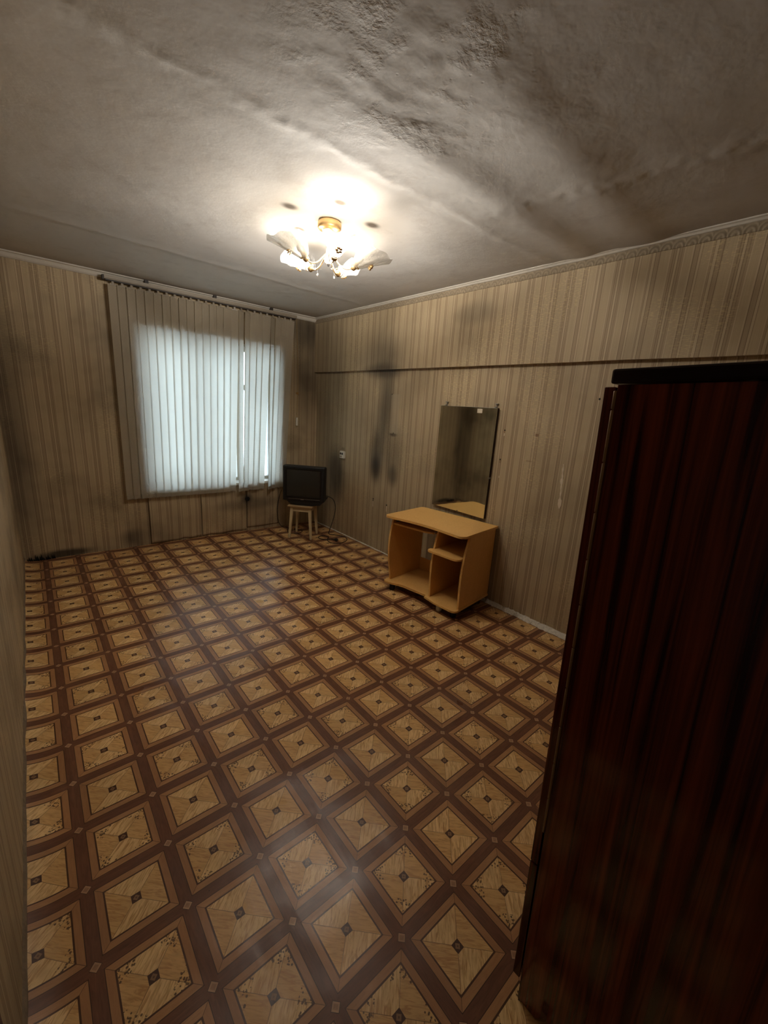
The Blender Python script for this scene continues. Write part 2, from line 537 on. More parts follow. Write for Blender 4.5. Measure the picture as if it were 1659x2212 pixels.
def box(bm, x0, x1, y0, y1, z0, z1, bevel=0.0, mat=None, seg=2):
    r = bmesh.ops.create_cube(bm, size=1.0)
    vs = r['verts']
    for v in vs:
        v.co = Vector(((x0 + x1) / 2 + v.co.x * (x1 - x0), (y0 + y1) / 2 + v.co.y * (y1 - y0), (z0 + z1) / 2 + v.co.z * (z1 - z0)))
    if mat is not None:
        for v in vs:
            v.co = mat @ v.co
    if bevel:
        es = {e for v in vs for e in v.link_edges}
        bmesh.ops.bevel(bm, geom=list(es), offset=bevel, segments=seg, affect='EDGES', profile=0.5)

def boxobj(name, dims, mat, parent=None, bevel=0.0):
    bm = bmesh.new()
    box(bm, *dims, bevel=bevel)
    return finish(name, bm, mat, parent)

def prism(bm, pts, z0, z1, axis='z', bevel=0.0):
    """Extrude a polygon; pts are 2-D, axis names the extrusion direction."""
    def P(a, b, c):
        return Vector((a, b, c)) if axis == 'z' else (Vector((c, a, b)) if axis == 'x' else Vector((a, c, b)))
    lo = [bm.verts.new(P(a, b, z0)) for a, b in pts]
    hi = [bm.verts.new(P(a, b, z1)) for a, b in pts]
    n = len(pts)
    f0 = bm.faces.new(lo)
    f1 = bm.faces.new(hi)
    for i in range(n):
        bm.faces.new((lo[i], lo[(i + 1) % n], hi[(i + 1) % n], hi[i]))
    if bevel:
        es = list(f0.edges) + list(f1.edges)
        bmesh.ops.bevel(bm, geom=es, offset=bevel, segments=2, affect='EDGES', profile=0.5)

def lathe(bm, prof, seg=20, mat=None, cap=True):
    rings = []
    for r, z in prof:
        ring = []
        for k in range(seg):
            a = 2 * PI * k / seg
            v = Vector((r * math.cos(a), r * math.sin(a), z))
            ring.append(bm.verts.new(mat @ v if mat is not None else v))
        rings.append(ring)
    for a, b in zip(rings, rings[1:]):
        for k in range(seg):
            bm.faces.new((a[k], a[(k + 1) % seg], b[(k + 1) % seg], b[k]))
    if cap:
        bm.faces.new(rings[0]); bm.faces.new(rings[-1])

def spline(pts, n=8):
    pts = [Vector(p) for p in pts]
    out = []
    for i in range(len(pts) - 1):
        p0 = pts[max(0, i - 1)]; p1 = pts[i]; p2 = pts[i + 1]; p3 = pts[min(len(pts) - 1, i + 2)]
        for k in range(n):
            s = k / n
            out.append(0.5 * ((2 * p1) + (p2 - p0) * s + (2 * p0 - 5 * p1 + 4 * p2 - p3) * s * s + (3 * p1 - p0 - 3 * p2 + p3) * s ** 3))
    out.append(pts[-1])
    return out

def tube(bm, pts, r, seg=8):
    rings = []
    n = len(pts)
    ref = Vector((0.31, 0.17, 0.93)).normalized()
    for i, p in enumerate(pts):
        d = (pts[min(n - 1, i + 1)] - pts[max(0, i - 1)]).normalized()
        if abs(d.dot(ref)) > 0.98:
            ref = Vector((1, 0.1, 0)).normalized()
        a = d.cross(ref).normalized()
        b = d.cross(a).normalized()
        rr = r[i] if isinstance(r, (list, tuple)) else r
        rings.append([bm.verts.new(p + a * (rr * math.cos(2 * PI * k / seg)) + b * (rr * math.sin(2 * PI * k / seg))) for k in range(seg)])
    for A, B in zip(rings, rings[1:]):
        for k in range(seg):
            bm.faces.new((A[k], A[(k + 1) % seg], B[(k + 1) % seg], B[k]))
    bm.faces.new(rings[0]); bm.faces.new(rings[-1])

def copy_tree(o, parent=None):
    c = o.copy()
    COL.objects.link(c)
    c.parent = parent
    for ch in list(o.children):
        copy_tree(ch, c)
    return c

# ------------------------------------------------------------------ the room
# floor: one sheet of linoleum, buckled where it meets the left wall
bm = bmesh.new()
NX, NY = 110, 170
grid = []
for i in range(NX + 1):
    fx = i / NX
    x = (fx ** 1.6) * (XR + 0.02) if fx < 1 else XR + 0.02
    row = []
    for j in range(NY + 1):
        y = YN - 0.02 + (YB + 0.04 - YN) * j / NY
        z = 0.0
        if x < 0.10:
            k = 1 - x / 0.10
            z = k * k * (0.018 + 0.014 * noise.noise(Vector((y * 5.0, 3.1, 0.2))))
        row.append(bm.verts.new((x - 0.004, y, max(0.0, z))))
    grid.append(row)
for i in range(NX):
    for j in range(NY):
        bm.faces.new((grid[i][j], grid[i + 1][j], grid[i + 1][j + 1], grid[i][j + 1]))
low = [[bm.verts.new((x, y, -0.05)) for y in (YN - 0.02, YB + 0.02)] for x in (-0.004, XR + 0.016)]
bm.faces.new((low[0][0], low[1][0], low[1][1], low[0][1]))
floor = structure(finish('floor', bm, 'lino', smooth=True), 'glossy linoleum sheet printed with a brown parquet tile pattern')

# ceiling: sagging whitewashed slabs with two joints
def ceil_z(x, y):
    d = 0.0
    s1 = y - 1.645 - 0.02 * noise.noise(Vector((x * 2.0, 0, 5)))
    rgh = noise.fractal(Vector((x * 16, y * 16, 1.0)), 0.9, 2.1, 4)
    d += 0.006 * (1 / (1 + math.exp(s1 * 90))) * (0.5 + 0.5 * noise.noise(Vector((x * 1.5, 8, 1))) + 0.3)
    d += (0.006 + 0.007 * rgh) * math.exp(-(s1 / 0.04) ** 2) * (1.0 if x < 1.6 else 0.35)
    s2 = y - 3.50 - 0.05 * (x - 1.0) * 0.6
    d += 0.006 * math.exp(-(s2 / 0.05) ** 2)
    d += 0.020 * math.exp(-((y - 1.02 - 0.03 * math.sin(x * 3)) / 0.13) ** 2) * min(1, max(0, (x - 1.1) / 0.4))
    d += 0.016 * math.exp(-((y - 1.40) / 0.10) ** 2) * min(1, max(0, (x - 1.0) / 0.4))
    d += 0.009 * math.exp(-((x - 2.12 - 0.08 * math.sin(y * 3)) / 0.07) ** 2) * (1 if y < 1.65 else 0) * (0.7 + 0.5 * rgh)
    zone = math.exp(-(((x - 1.15) / 0.30) ** 2 + ((y - 1.15) / 0.38) ** 2))
    d += zone * 0.0045 * rgh
    d += 0.006 * noise.noise(Vector((x * 1.3, y * 1.9, 3.3)))
    d += 0.0015 * noise.fractal(Vector((x * 6, y * 6, 7.0)), 0.9, 2.1, 3)
    return H - 0.50 * d
bm = bmesh.new()
NX, NY = 196, 326
grid = [[bm.verts.new((-0.02 + (XR + 0.04) * i / NX, YN - 0.02 + (YB - YN + 0.04) * j / NY,
                       ceil_z((XR) * i / NX, YN + (YB - YN) * j / NY))) for j in range(NY + 1)] for i in range(NX + 1)]
for i in range(NX):
    for j in range(NY):
        bm.faces.new((grid[i][j], grid[i + 1][j], grid[i + 1][j + 1], grid[i][j + 1]))
box(bm, -0.02, XR + 0.02, YN - 0.02, YB + 0.02, H + 0.06, H + 0.16)
structure(finish('ceiling', bm, 'ceiling', smooth=True), 'rough stained whitewashed ceiling with slab joints')

# walls
WX0, WX1, WZ0, WZ1 = 1.02, 2.43, 0.56, 2.09      # window opening
bm = bmesh.new()
T = 0.36
box(bm, -0.2, WX0, YB, YB + T, -0.05, H + 0.16)
box(bm, WX1, XR + 0.2, YB, YB + T, -0.05, H + 0.16)
box(bm, WX0, WX1, YB, YB + T, -0.05, WZ0)
box(bm, WX0, WX1, YB, YB + T, WZ1, H + 0.16)
wall_back = structure(finish('wall_back', bm, 'paper_back'), 'dim striped beige wallpaper wall with the window')

LEDGE = 0.045
bm = bmesh.new()
box(bm, XR, XR + 0.2, YN - 0.1, YB, -0.05, H + 0.16)
# upper band stands proud with a slightly wavy lower edge
n = 60
fr, bk = [], []
for i in range(n + 1):
    y = YN - 0.05 + (YB - YN + 0.05) * i / n
    zl = 1.884 + 0.004 * noise.noise(Vector((y * 2.3, 1.0, 0.0))) + 0.008 * (y / YB)
    fr.append((y, zl))
va = [[bm.verts.new((XR - LEDGE, y, z)), bm.verts.new((XR - LEDGE, y, H)), bm.verts.new((XR + 0.01, y, z + 0.002))] for y, z in fr]
for a, b in zip(va, va[1:]):
    bm.faces.new((a[0], b[0], b[1], a[1]))
    bm.faces.new((a[2], b[2], b[0], a[0]))
wall_right = structure(finish('wall_right', bm, 'paper_right'), 'striped beige wallpaper wall with a proud upper band and sooty stains')

DY0, DY1, DZ = -0.24, 0.74, 2.02                 # added unseen doorway in the left wall, there to darken the wardrobe side
bm = bmesh.new()
box(bm, -0.2, 0, DY1, YB, -0.05, H + 0.16)
box(bm, -0.2, 0, YN - 0.1, DY0, -0.05, H + 0.16)
box(bm, -0.2, 0, DY0, DY1, DZ, H + 0.16)
wall_left = structure(finish('wall_left', bm, 'paper_left'), 'striped wallpaper wall with the added doorway')
bm = bmesh.new()
box(bm, -0.2, XR + 0.2, YN - 0.2, YN, -0.05, H + 0.16)
structure(finish('wall_near', bm, 'paper_near'), 'striped wallpaper wall behind the wardrobe')
# added unseen hallway, kept dark so the wardrobe side reflects darkness
bm = bmesh.new()
box(bm, -1.5, -1.4, -1.0, 1.4, -0.05, 2.7)
box(bm, -1.4, -0.2, -1.0, -0.9, -0.05, 2.7)
box(bm, -1.4, -0.2, 1.3, 1.4, -0.05, 2.7)
box(bm, -1.4, -0.2, -0.9, 1.3, 2.6, 2.7)
box(bm, -1.4, 0.0, -0.9, 1.3, -0.10, -0.002)
structure(finish('wall_hall_added', bm, 'hall'), 'added dark hallway walls beyond the doorway, out of view')
bm = bmesh.new()  # frame of the added doorway
box(bm, -0.205, 0.012, DY1, DY1 + 0.05, 0, DZ + 0.05, 0.004)
box(bm, -0.205, 0.012, DY0 - 0.05, DY0, 0, DZ + 0.05, 0.004)
box(bm, -0.205, 0.012, DY0, DY1, DZ, DZ + 0.05, 0.004)
structure(finish('added_door_1', bm, 'mahogany_dark'), 'added dark wooden frame of the unseen hallway doorway')

# cornices
def cornice(name, prof, p0, p1, inward, mat, label, seg=40, amp=0.0):
    bm = bmesh.new()
    p0, p1, inward = Vector(p0), Vector(p1), Vector(inward)
    rings = []
    for i in range(seg + 1):
        c = p0.lerp(p1, i / seg)
        w = amp * noise.noise(Vector((i * 0.55, 2.0, 4.0)))
        rings.append([bm.verts.new(c + inward * d + Vector((0, 0, -h + w * (1 if h > 0.001 else 0)))) for d, h in prof])
    for A, B in zip(rings, rings[1:]):
        for k in range(len(prof)):
            bm.faces.new((A[k], B[k], B[(k + 1) % len(prof)], A[(k + 1) % len(prof)]))
    bm.faces.new(rings[0]); bm.faces.new(rings[-1])
    return structure(finish(name, bm, mat), label)
cornice('trim_1', [(0, 0), (0.030, 0), (0.030, 0.006), (0.020, 0.010), (0.012, 0.018), (0, 0.020)],
        (XR - LEDGE, YN, H), (XR - LEDGE, YB, H), (-1, 0, 0), 'foam', 'thin white cornice above the right wall', amp=0.004)
cornice('trim_2', [(-0.004, 0.018), (0.004, 0.018), (0.004, 0.060), (-0.004, 0.062)],
        (XR - LEDGE, YN, H), (XR - LEDGE, YB, H), (-1, 0, 0), 'frieze', 'scalloped paper frieze under the right cornice', seg=80, amp=0.003)
cornice('trim_3', [(0, 0), (0.050, 0), (0.050, 0.008), (0.034, 0.014), (0.020, 0.034), (0.008, 0.044), (0, 0.046)],
        (0, YB, H), (XR - LEDGE, YB, H), (0, -1, 0), 'foam', 'white cornice above the window wall', amp=0.002)
# exposed plaster along the foot of the right wall
bm = bmesh.new()
n = 420
A = []
for i in range(n + 1):
    y = YN + (YB - YN) * i / n
    w = 0.034 + 0.014 * noise.noise(Vector((y * 9, 0, 1))) + 0.012 * noise.noise(Vector((y * 40, 0, 2)))
    h = 0.030 + 0.014 * noise.noise(Vector((y * 7, 5, 1))) + 0.010 * noise.noise(Vector((y * 45, 5, 2)))
    near = max(0.30, min(1.0, (3.2 - y) / 1.6))
    w, h = w * near, h * near
    A.append([bm.verts.new((XR + 0.002, y, h)), bm.verts.new((XR - w * 0.45, y, h * 0.75)), bm.verts.new((XR - w, y, 0.001)), bm.verts.new((XR + 0.002, y, 0.0))])
for a, b in zip(A, A[1:]):
    for k in range(4):
        bm.faces.new((a[k], b[k], b[(k + 1) % 4], a[(k + 1) % 4]))
structure(finish('baseboard_right', bm, 'crumbled'), 'rough exposed plaster strip along the foot of the right wall')
# ragged paper and plaster edge along the left wall foot
bm = bmesh.new()
A = []
n = 160
for i in range(n + 1):
    y = DY1 + 0.06 + (YB - 0.02 - DY1 - 0.06) * i / n
    h = 0.038 + 0.030 * noise.noise(Vector((y * 4, 1, 1))) + 0.016 * noise.noise(Vector((y * 22, 1, 2)))
    w = 0.007 + 0.006 * noise.noise(Vector((y * 6, 2, 1)))
    A.append([bm.verts.new((-0.002, y, h + 0.02)), bm.verts.new((w, y, h)), bm.verts.new((w * 0.8, y, 0.012)), bm.verts.new((-0.002, y, 0.0))])
for a, b in zip(A, A[1:]):
    for k in range(4):
        bm.faces.new((a[k], b[k], b[(k + 1) % 4], a[(k + 1) % 4]))
structure(finish('baseboard_left', bm, 'crumbled_dark'), 'ragged plaster edge where the linoleum meets the left wall')

# loose wallpaper sheets hanging under the window: parts of the back wall
def loose_sheet(x0, x1, z0, z1, off, seed):
    bm = bmesh.new()
    nx, nz = 26, 22
    f, b = [], []
    for i in range(nx + 1):
        x = x0 + (x1 - x0) * i / nx
        rf, rb = [], []
        for j in range(nz + 1):
            q = j / nz
            zb = z0 + 0.012 * noise.noise(Vector((x * 14, seed, 0))) + 0.006 * noise.noise(Vector((x * 60, seed, 1)))
            z = zb + (z1 - zb) * q
            bulge = off * (0.25 + 0.75 * math.sin(PI * min(1, (1 - q) * 0.9 + 0.05))) + 0.008 * noise.noise(Vector((x * 5, z * 5, seed)))
            edge = 0.006 * math.exp(-((x - x0) / 0.03) ** 2)
            y = YB - 0.004 - max(0.0, bulge) - edge
            rf.append(bm.verts.new((x, y, z)))
            rb.append(bm.verts.new((x, y + 0.0022, z)))
        f.append(rf); b.append(rb)
    for i in range(nx):
        for j in range(nz):
            bm.faces.new((f[i][j], f[i + 1][j], f[i + 1][j + 1], f[i][j + 1]))
            bm.faces.new((b[i][j], b[i][j + 1], b[i + 1][j + 1], b[i + 1][j]))
    for i in range(nx):
        bm.faces.new((f[i][0], b[i][0], b[i + 1][0], f[i + 1][0]))
    for j in range(nz):
        bm.faces.new((f[0][j], f[0][j + 1], b[0][j + 1], b[0][j]))
        bm.faces.new((f[nx][j], b[nx][j], b[nx][j + 1], f[nx][j + 1]))
    return finish('wallpaper_sheet', bm, 'paper_back', wall_back, smooth=True)
loose_sheet(1.000, 1.500, 0.012, 0.54, 0.014, 1.0)
loose_sheet(1.508, 2.010, 0.016, 0.54, 0.016, 2.0)
loose_sheet(2.016, 2.420, 0.040, 0.54, 0.012, 3.0)
# peeled corner in the back left, torn hole in the paper
bm = bmesh.new()
for k in range(14):
    x = 0.02 + 0.014 * k + random.uniform(0, 0.008)
    h = random.uniform(0.02, 0.07)
    a, b_, c = [bm.verts.new(p) for p in ((x, YB - 0.006, h), (x + 0.012, YB - 0.018 - random.uniform(0, 0.02), 0.004), (x - 0.004, YB - 0.012, 0.002))]
    d = bm.verts.new((x + 0.006, YB - 0.001, 0.01))
    bm.faces.new((a, b_, c)); bm.faces.new((a, c, d)); bm.faces.new((a, d, b_)); bm.faces.new((b_, d, c))
finish('torn_paper_shreds', bm, 'dark_hole', wall_back)['kind'] = 'stuff'
bm = bmesh.new()
lathe(bm, [(0.028, 0.0), (0.026, 0.008), (0.017, 0.008), (0.015, 0.002), (0.0005, 0.002)], 16, Matrix.Translation((2.022, YB - 0.022, 0.392)) @ Matrix.Rotation(PI / 2, 4, 'X'))
finish('knocked_out_wall_box', bm, 'dark_hole', wall_back)

# scar, nail and drill marks on the right wall
bm = bmesh.new()
L = []
n = 26
for i in range(n + 1):
    q = i / n
    z = 1.225 - 0.31 * q
    y = 1.338 - 0.022 * q + 0.004 * noise.noise(Vector((q * 9, 1, 1)))
    w = 0.0045 + 0.0045 * noise.noise(Vector((q * 13, 4, 1))) + (0.006 if 0.33 < q < 0.45 else 0) + (0.007 if q > 0.78 else 0)
    w = max(0.0012, w) * (1 - 0.8 * max(0, q - 0.93) / 0.07)
    L.append((bm.verts.new((XR - 0.0016, y - w, z)), bm.verts.new((XR - 0.0022, y + w, z))))
for a, b in zip(L, L[1:]):
    bm.faces.new((a[0], b[0], b[1], a[1]))
r = bmesh.ops.extrude_face_region(bm, geom=list(bm.faces))
bmesh.ops.translate(bm, vec=(0.003, 0, 0), verts=[v for v in r['geom'] if isinstance(v, bmesh.types.BMVert)])
finish('torn_paper_scar', bm, 'torn_paper', wall_right)
def drill_mark(y, z, r, mat='dark_hole'):
    bm = bmesh.new()
    lathe(bm, [(r, 0), (r * 0.8, 0.003), (r * 0.3, 0.0035)], 8, Matrix.Translation((XR + 0.001, y, z)) @ Matrix.Rotation(-PI / 2, 4, 'Y'))
    finish('nail_hole', bm, mat, wall_right)
for (y, z, r) in [(1.179, 1.662, 0.007), (3.377, 0.556, 0.009), (3.149, 0.535, 0.009), (3.377, 0.536, 0.006), (1.838, 1.415, 0.006), (1.846, 1.19, 0.006), (3.175, 1.66, 0.006), (3.12, 1.285, 0.006)]:
    drill_mark(y, z, r)
for (y, z, w, h) in [(3.377, 0.500, 0.004, 0.030), (3.150, 0.495, 0.004, 0.030), (1.838, 1.383, 0.004, 0.010), (1.835, 1.055, 0.003, 0.008)]:
    bm = bmesh.new()
    box(bm, XR - 0.002, XR + 0.004, y - w, y + w, z - h, z + h, 0.001)
    finish('torn_paper_strip', bm, 'torn_paper', wall_right)

# ------------------------------------------------------------------ window
win = structure(empty('window_1', (WX0, YB + 0.2, WZ0)), 'white wooden window behind the vertical blind')
def wpart(name, dims, mat='white_wood', bevel=0.004):
    o = boxobj(name, (dims[0] - WX0, dims[1] - WX0, dims[2] - YB - 0.2, dims[3] - YB - 0.2, dims[4] - WZ0, dims[5] - WZ0), mat, win, bevel)
    return o
yf = YB + 0.2
bm = bmesh.new()
for d in ((0, WX1 - WX0, -0.04, 0.05, 0, 0.06), (0, WX1 - WX0, -0.04, 0.05, WZ1 - WZ0 - 0.06, WZ1 - WZ0), (0, 0.06, -0.04, 0.05, 0.06, WZ1 - WZ0 - 0.06), (WX1 - WX0 - 0.06, WX1 - WX0, -0.04, 0.05, 0.06, WZ1 - WZ0 - 0.06)):
    box(bm, *d, bevel=0.003)
finish('window_frame', bm, 'white_wood', win)
wpart('mullion', (1.50, 1.58, yf - 0.04, yf + 0.05, WZ0 + 0.06, WZ1 - 0.06))
wpart('mullion', (1.98, 2.06, yf - 0.04, yf + 0.05, WZ0 + 0.06, WZ1 - 0.06))
wpart('transom', (2.06, WX1 - 0.06, yf - 0.035, yf + 0.045, 1.62, 1.68))
for (a, b_, c, d) in ((WX0 + 0.06, 1.50, WZ0 + 0.06, WZ1 - 0.06), (1.58, 1.98, WZ0 + 0.06, WZ1 - 0.06), (2.06, WX1 - 0.06, WZ0 + 0.06, 1.62), (2.06, WX1 - 0.06, 1.68, WZ1 - 0.06)):
    wpart('pane', (a, b_, yf, yf + 0.004, c, d), 'pane', 0)
wpart('window_sill', (WX0 + 0.002, WX1 - 0.002, YB - 0.015, yf - 0.04, WZ0, WZ0 + 0.03))

# ------------------------------------------------------------------ vertical blind
BY = YB - 0.058
blind = tag(empty('vertical_blind', (0.80, BY, 2.45)), 'wide vertical blind of pale fabric slats drawn across the bright window', 'blind')
def bpart(name, dims, mat, bevel=0.0):
    return boxobj(name, (dims[0] - 0.80, dims[1] - 0.80, dims[2] - BY, dims[3] - BY, dims[4] - 2.45, dims[5] - 2.45), mat, blind, bevel)
bpart('headrail', (0.79, 2.61, BY - 0.018, BY + 0.022, 2.440, 2.466), 'rail', 0.003)
bpart('headrail_cover', (0.79, 2.61, BY - 0.026, BY - 0.018, 2.446, 2.470), 'rail', 0.002)
bpart('rail_groove', (0.80, 2.60, BY - 0.012, BY + 0.012, 2.430, 2.441), 'rail_dark')
bpart('end_cap', (0.775, 0.79, BY - 0.028, BY + 0.024, 2.430, 2.468), 'rail_dark', 0.003)
for k, xb in enumerate((1.1, 1.7, 2.3)):
    bpart('ceiling_bracket', (xb, xb + 0.03, BY - 0.01, BY + 0.03, 2.466, 2.500), 'rail_dark')
NS, SW = 25, 0.086
SZ0, SZ1 = 0.505, 2.408
bm = bmesh.new()
nz_ = 12
cols = []
for i in range(7):
    q = i / 6 - 0.5
    cols.append([bm.verts.new((q * SW, 0.0012 * (4 * q * q - 1), -(SZ1 - SZ0) * j / nz_)) for j in range(nz_ + 1)])
for a, b in zip(cols, cols[1:]):
    for j in range(nz_):
        bm.faces.new((a[j], a[j + 1], b[j + 1], b[j]))
slat0 = finish('slat', bm, 'slat', blind, smooth=True)
bm = bmesh.new(); box(bm, -SW / 2 + 0.003, SW / 2 - 0.003, -0.006, -0.002, -(SZ1 - SZ0) + 0.002, -(SZ1 - SZ0) + 0.036, 0.001)
weight0 = finish('bottom_weight', bm, 'slat', slat0)
bm = bmesh.new(); box(bm, -0.010, 0.010, -0.004, 0.004, -0.006, 0.034, 0.002); box(bm, -0.028, 0.028, -0.003, 0.003, -0.010, 0.002, 0.001)
hanger0 = finish('hanger', bm, 'rail', slat0)
twist = {4: 14, 14: 9, 15: -14, 16: 44, 17: 36, 18: -6, 19: 12, 20: -12, 21: 48, 22: 12, 23: -9, 24: -14}
for k in range(NS):
    q = k / (NS - 1)
    xt = 0.853 + (2.545 - 0.853) * q
    xb = 0.849 + (2.44 - 0.849) * q ** 1.02
    s = slat0
    if k:
        s = slat0.copy(); COL.objects.link(s)
        for ch in (weight0, hanger0):
            c = ch.copy(); COL.objects.link(c); c.parent = s
    s.parent = blind
    lean = math.atan2(xt - xb, SZ1 - SZ0)
    tw = twist.get(k, 19 + random.uniform(-2, 2))
    s.location = (xt - 0.80, 0.004 * (k % 2) - 0.001, SZ1 - 2.45)
    s.rotation_euler = (0, lean, math.radians(tw * 0.8))
# bead chain between the slat bottoms
bm = bmesh.new()
pts = []
for k in range(NS):
    q = k / (NS - 1)
    pts.append(Vector((0.849 + (2.44 - 0.849) * q ** 1.02 - 0.80, -0.016, SZ0 + 0.012 - 2.45)))
ch = []
for a, b in zip(pts, pts[1:]):
    for j in range(4):
        s_ = j / 4
        ch.append(a.lerp(b, s_) + Vector((0, 0, -0.014 * math.sin(PI * s_))))
ch.append(pts[-1])
tube(bm, ch, 0.0012, 5)
finish('bottom_chain', bm, 'rail', blind)
# control cord with its weight
cord = tag(empty('blind_cord', (2.650, YB - 0.03, 1.25)), 'thin blind pull cord with a small cream weight beside the window', 'cord')
bm = bmesh.new(); tube(bm, spline([(0.0, 0, 0.09), (0.006, 0, 0.3), (0.008, 0, 0.6), (-0.03, -0.03, 1.185)], 6), 0.0018, 5)
finish('cord_line', bm, 'brass', cord)
bm = bmesh.new(); box(bm, -0.011, 0.011, -0.008, 0.008, 0.0, 0.095, 0.004)
finish('cord_weight', bm, 'white_plastic', cord)
hk = tag(empty('wall_hook', (2.668, YB, 1.63)), 'small rusty hook on the wall right of the blind', 'hook')
bm = bmesh.new(); box(bm, -0.016, 0.016, -0.008, 0.002, -0.012, 0.012, 0.003); finish('hook_plate', bm, 'brass', hk)
bm = bmesh.new(); tube(bm, spline([(0, -0.004, 0.004), (0, -0.022, 0.0), (0.0, -0.028, -0.014), (0.004, -0.02, -0.022)], 5), 0.003, 6); finish('hook_arm', bm, 'brass', hk)

# ------------------------------------------------------------------ chandelier
lamp = tag(empty('chandelier', (LX, LY, H - 0.004)), 'gilded five arm chandelier with leaf shaped glass shades under the ceiling', 'chandelier')
LB = lambda p: Vector(p)
bm = bmesh.new()
lathe(bm, [(0.001, -0.002), (0.062, -0.002), (0.066, -0.010), (0.066, -0.030), (0.060, -0.038), (0.020, -0.042), (0.001, -0.042)], 32, cap=False)
finish('ceiling_rose', bm, 'gold', lamp, smooth=True)
bm = bmesh.new()
lathe(bm, [(0.012, -0.04), (0.012, -0.06), (0.008, -0.07), (0.008, -0.125), (0.014, -0.13), (0.016, -0.145), (0.010, -0.15)], 16)
finish('stem', bm, 'gold', lamp, smooth=True)
bm = bmesh.new()
lathe(bm, [(0.004, -0.13), (0.012, -0.135), (0.018, -0.145), (0.013, -0.16), (0.020, -0.172), (0.026, -0.186), (0.022, -0.20), (0.010, -0.208), (0.004, -0.22)], 18)
finish('glass_baluster', bm, 'crystal', lamp, smooth=True)
# shade shell: a leaf shaped half cone, wide scalloped rim, point at the socket
def shade_mesh():
    bm = bmesh.new()
    nt, na = 16, 30
    rows = []
    for i in range(nt + 1):
        t_ = i / nt
        row = []
        for j in range(na + 1):
            a = (j / na - 0.5) * 2
            ang = a * math.radians(135)
            tip = 1 - 0.42 * abs(a) ** 1.25 + 0.03 * math.cos(a * PI * 5)
            ln = 0.004 + 0.188 * t_ * tip
            rad = 0.016 + 0.072 * (t_ ** 0.75) * (1 - 0.05 * t_ * math.cos(a * PI * 5))
            # local: z up along the shade axis, y outward from the lamp axis
            flare = 0.030 * t_ * t_
            row.append(bm.verts.new((math.sin(ang) * rad * 1.05, math.cos(ang) * rad + flare, ln)))
        rows.append(row)
    for A, B in zip(rows, rows[1:]):
        for j in range(na):
            bm.faces.new((A[j], A[j + 1], B[j + 1], B[j]))
    return bm
arms = [(177, False), (250, True), (323, False), (105, True), (34, True)]
shade_me = bulb_on_me = None
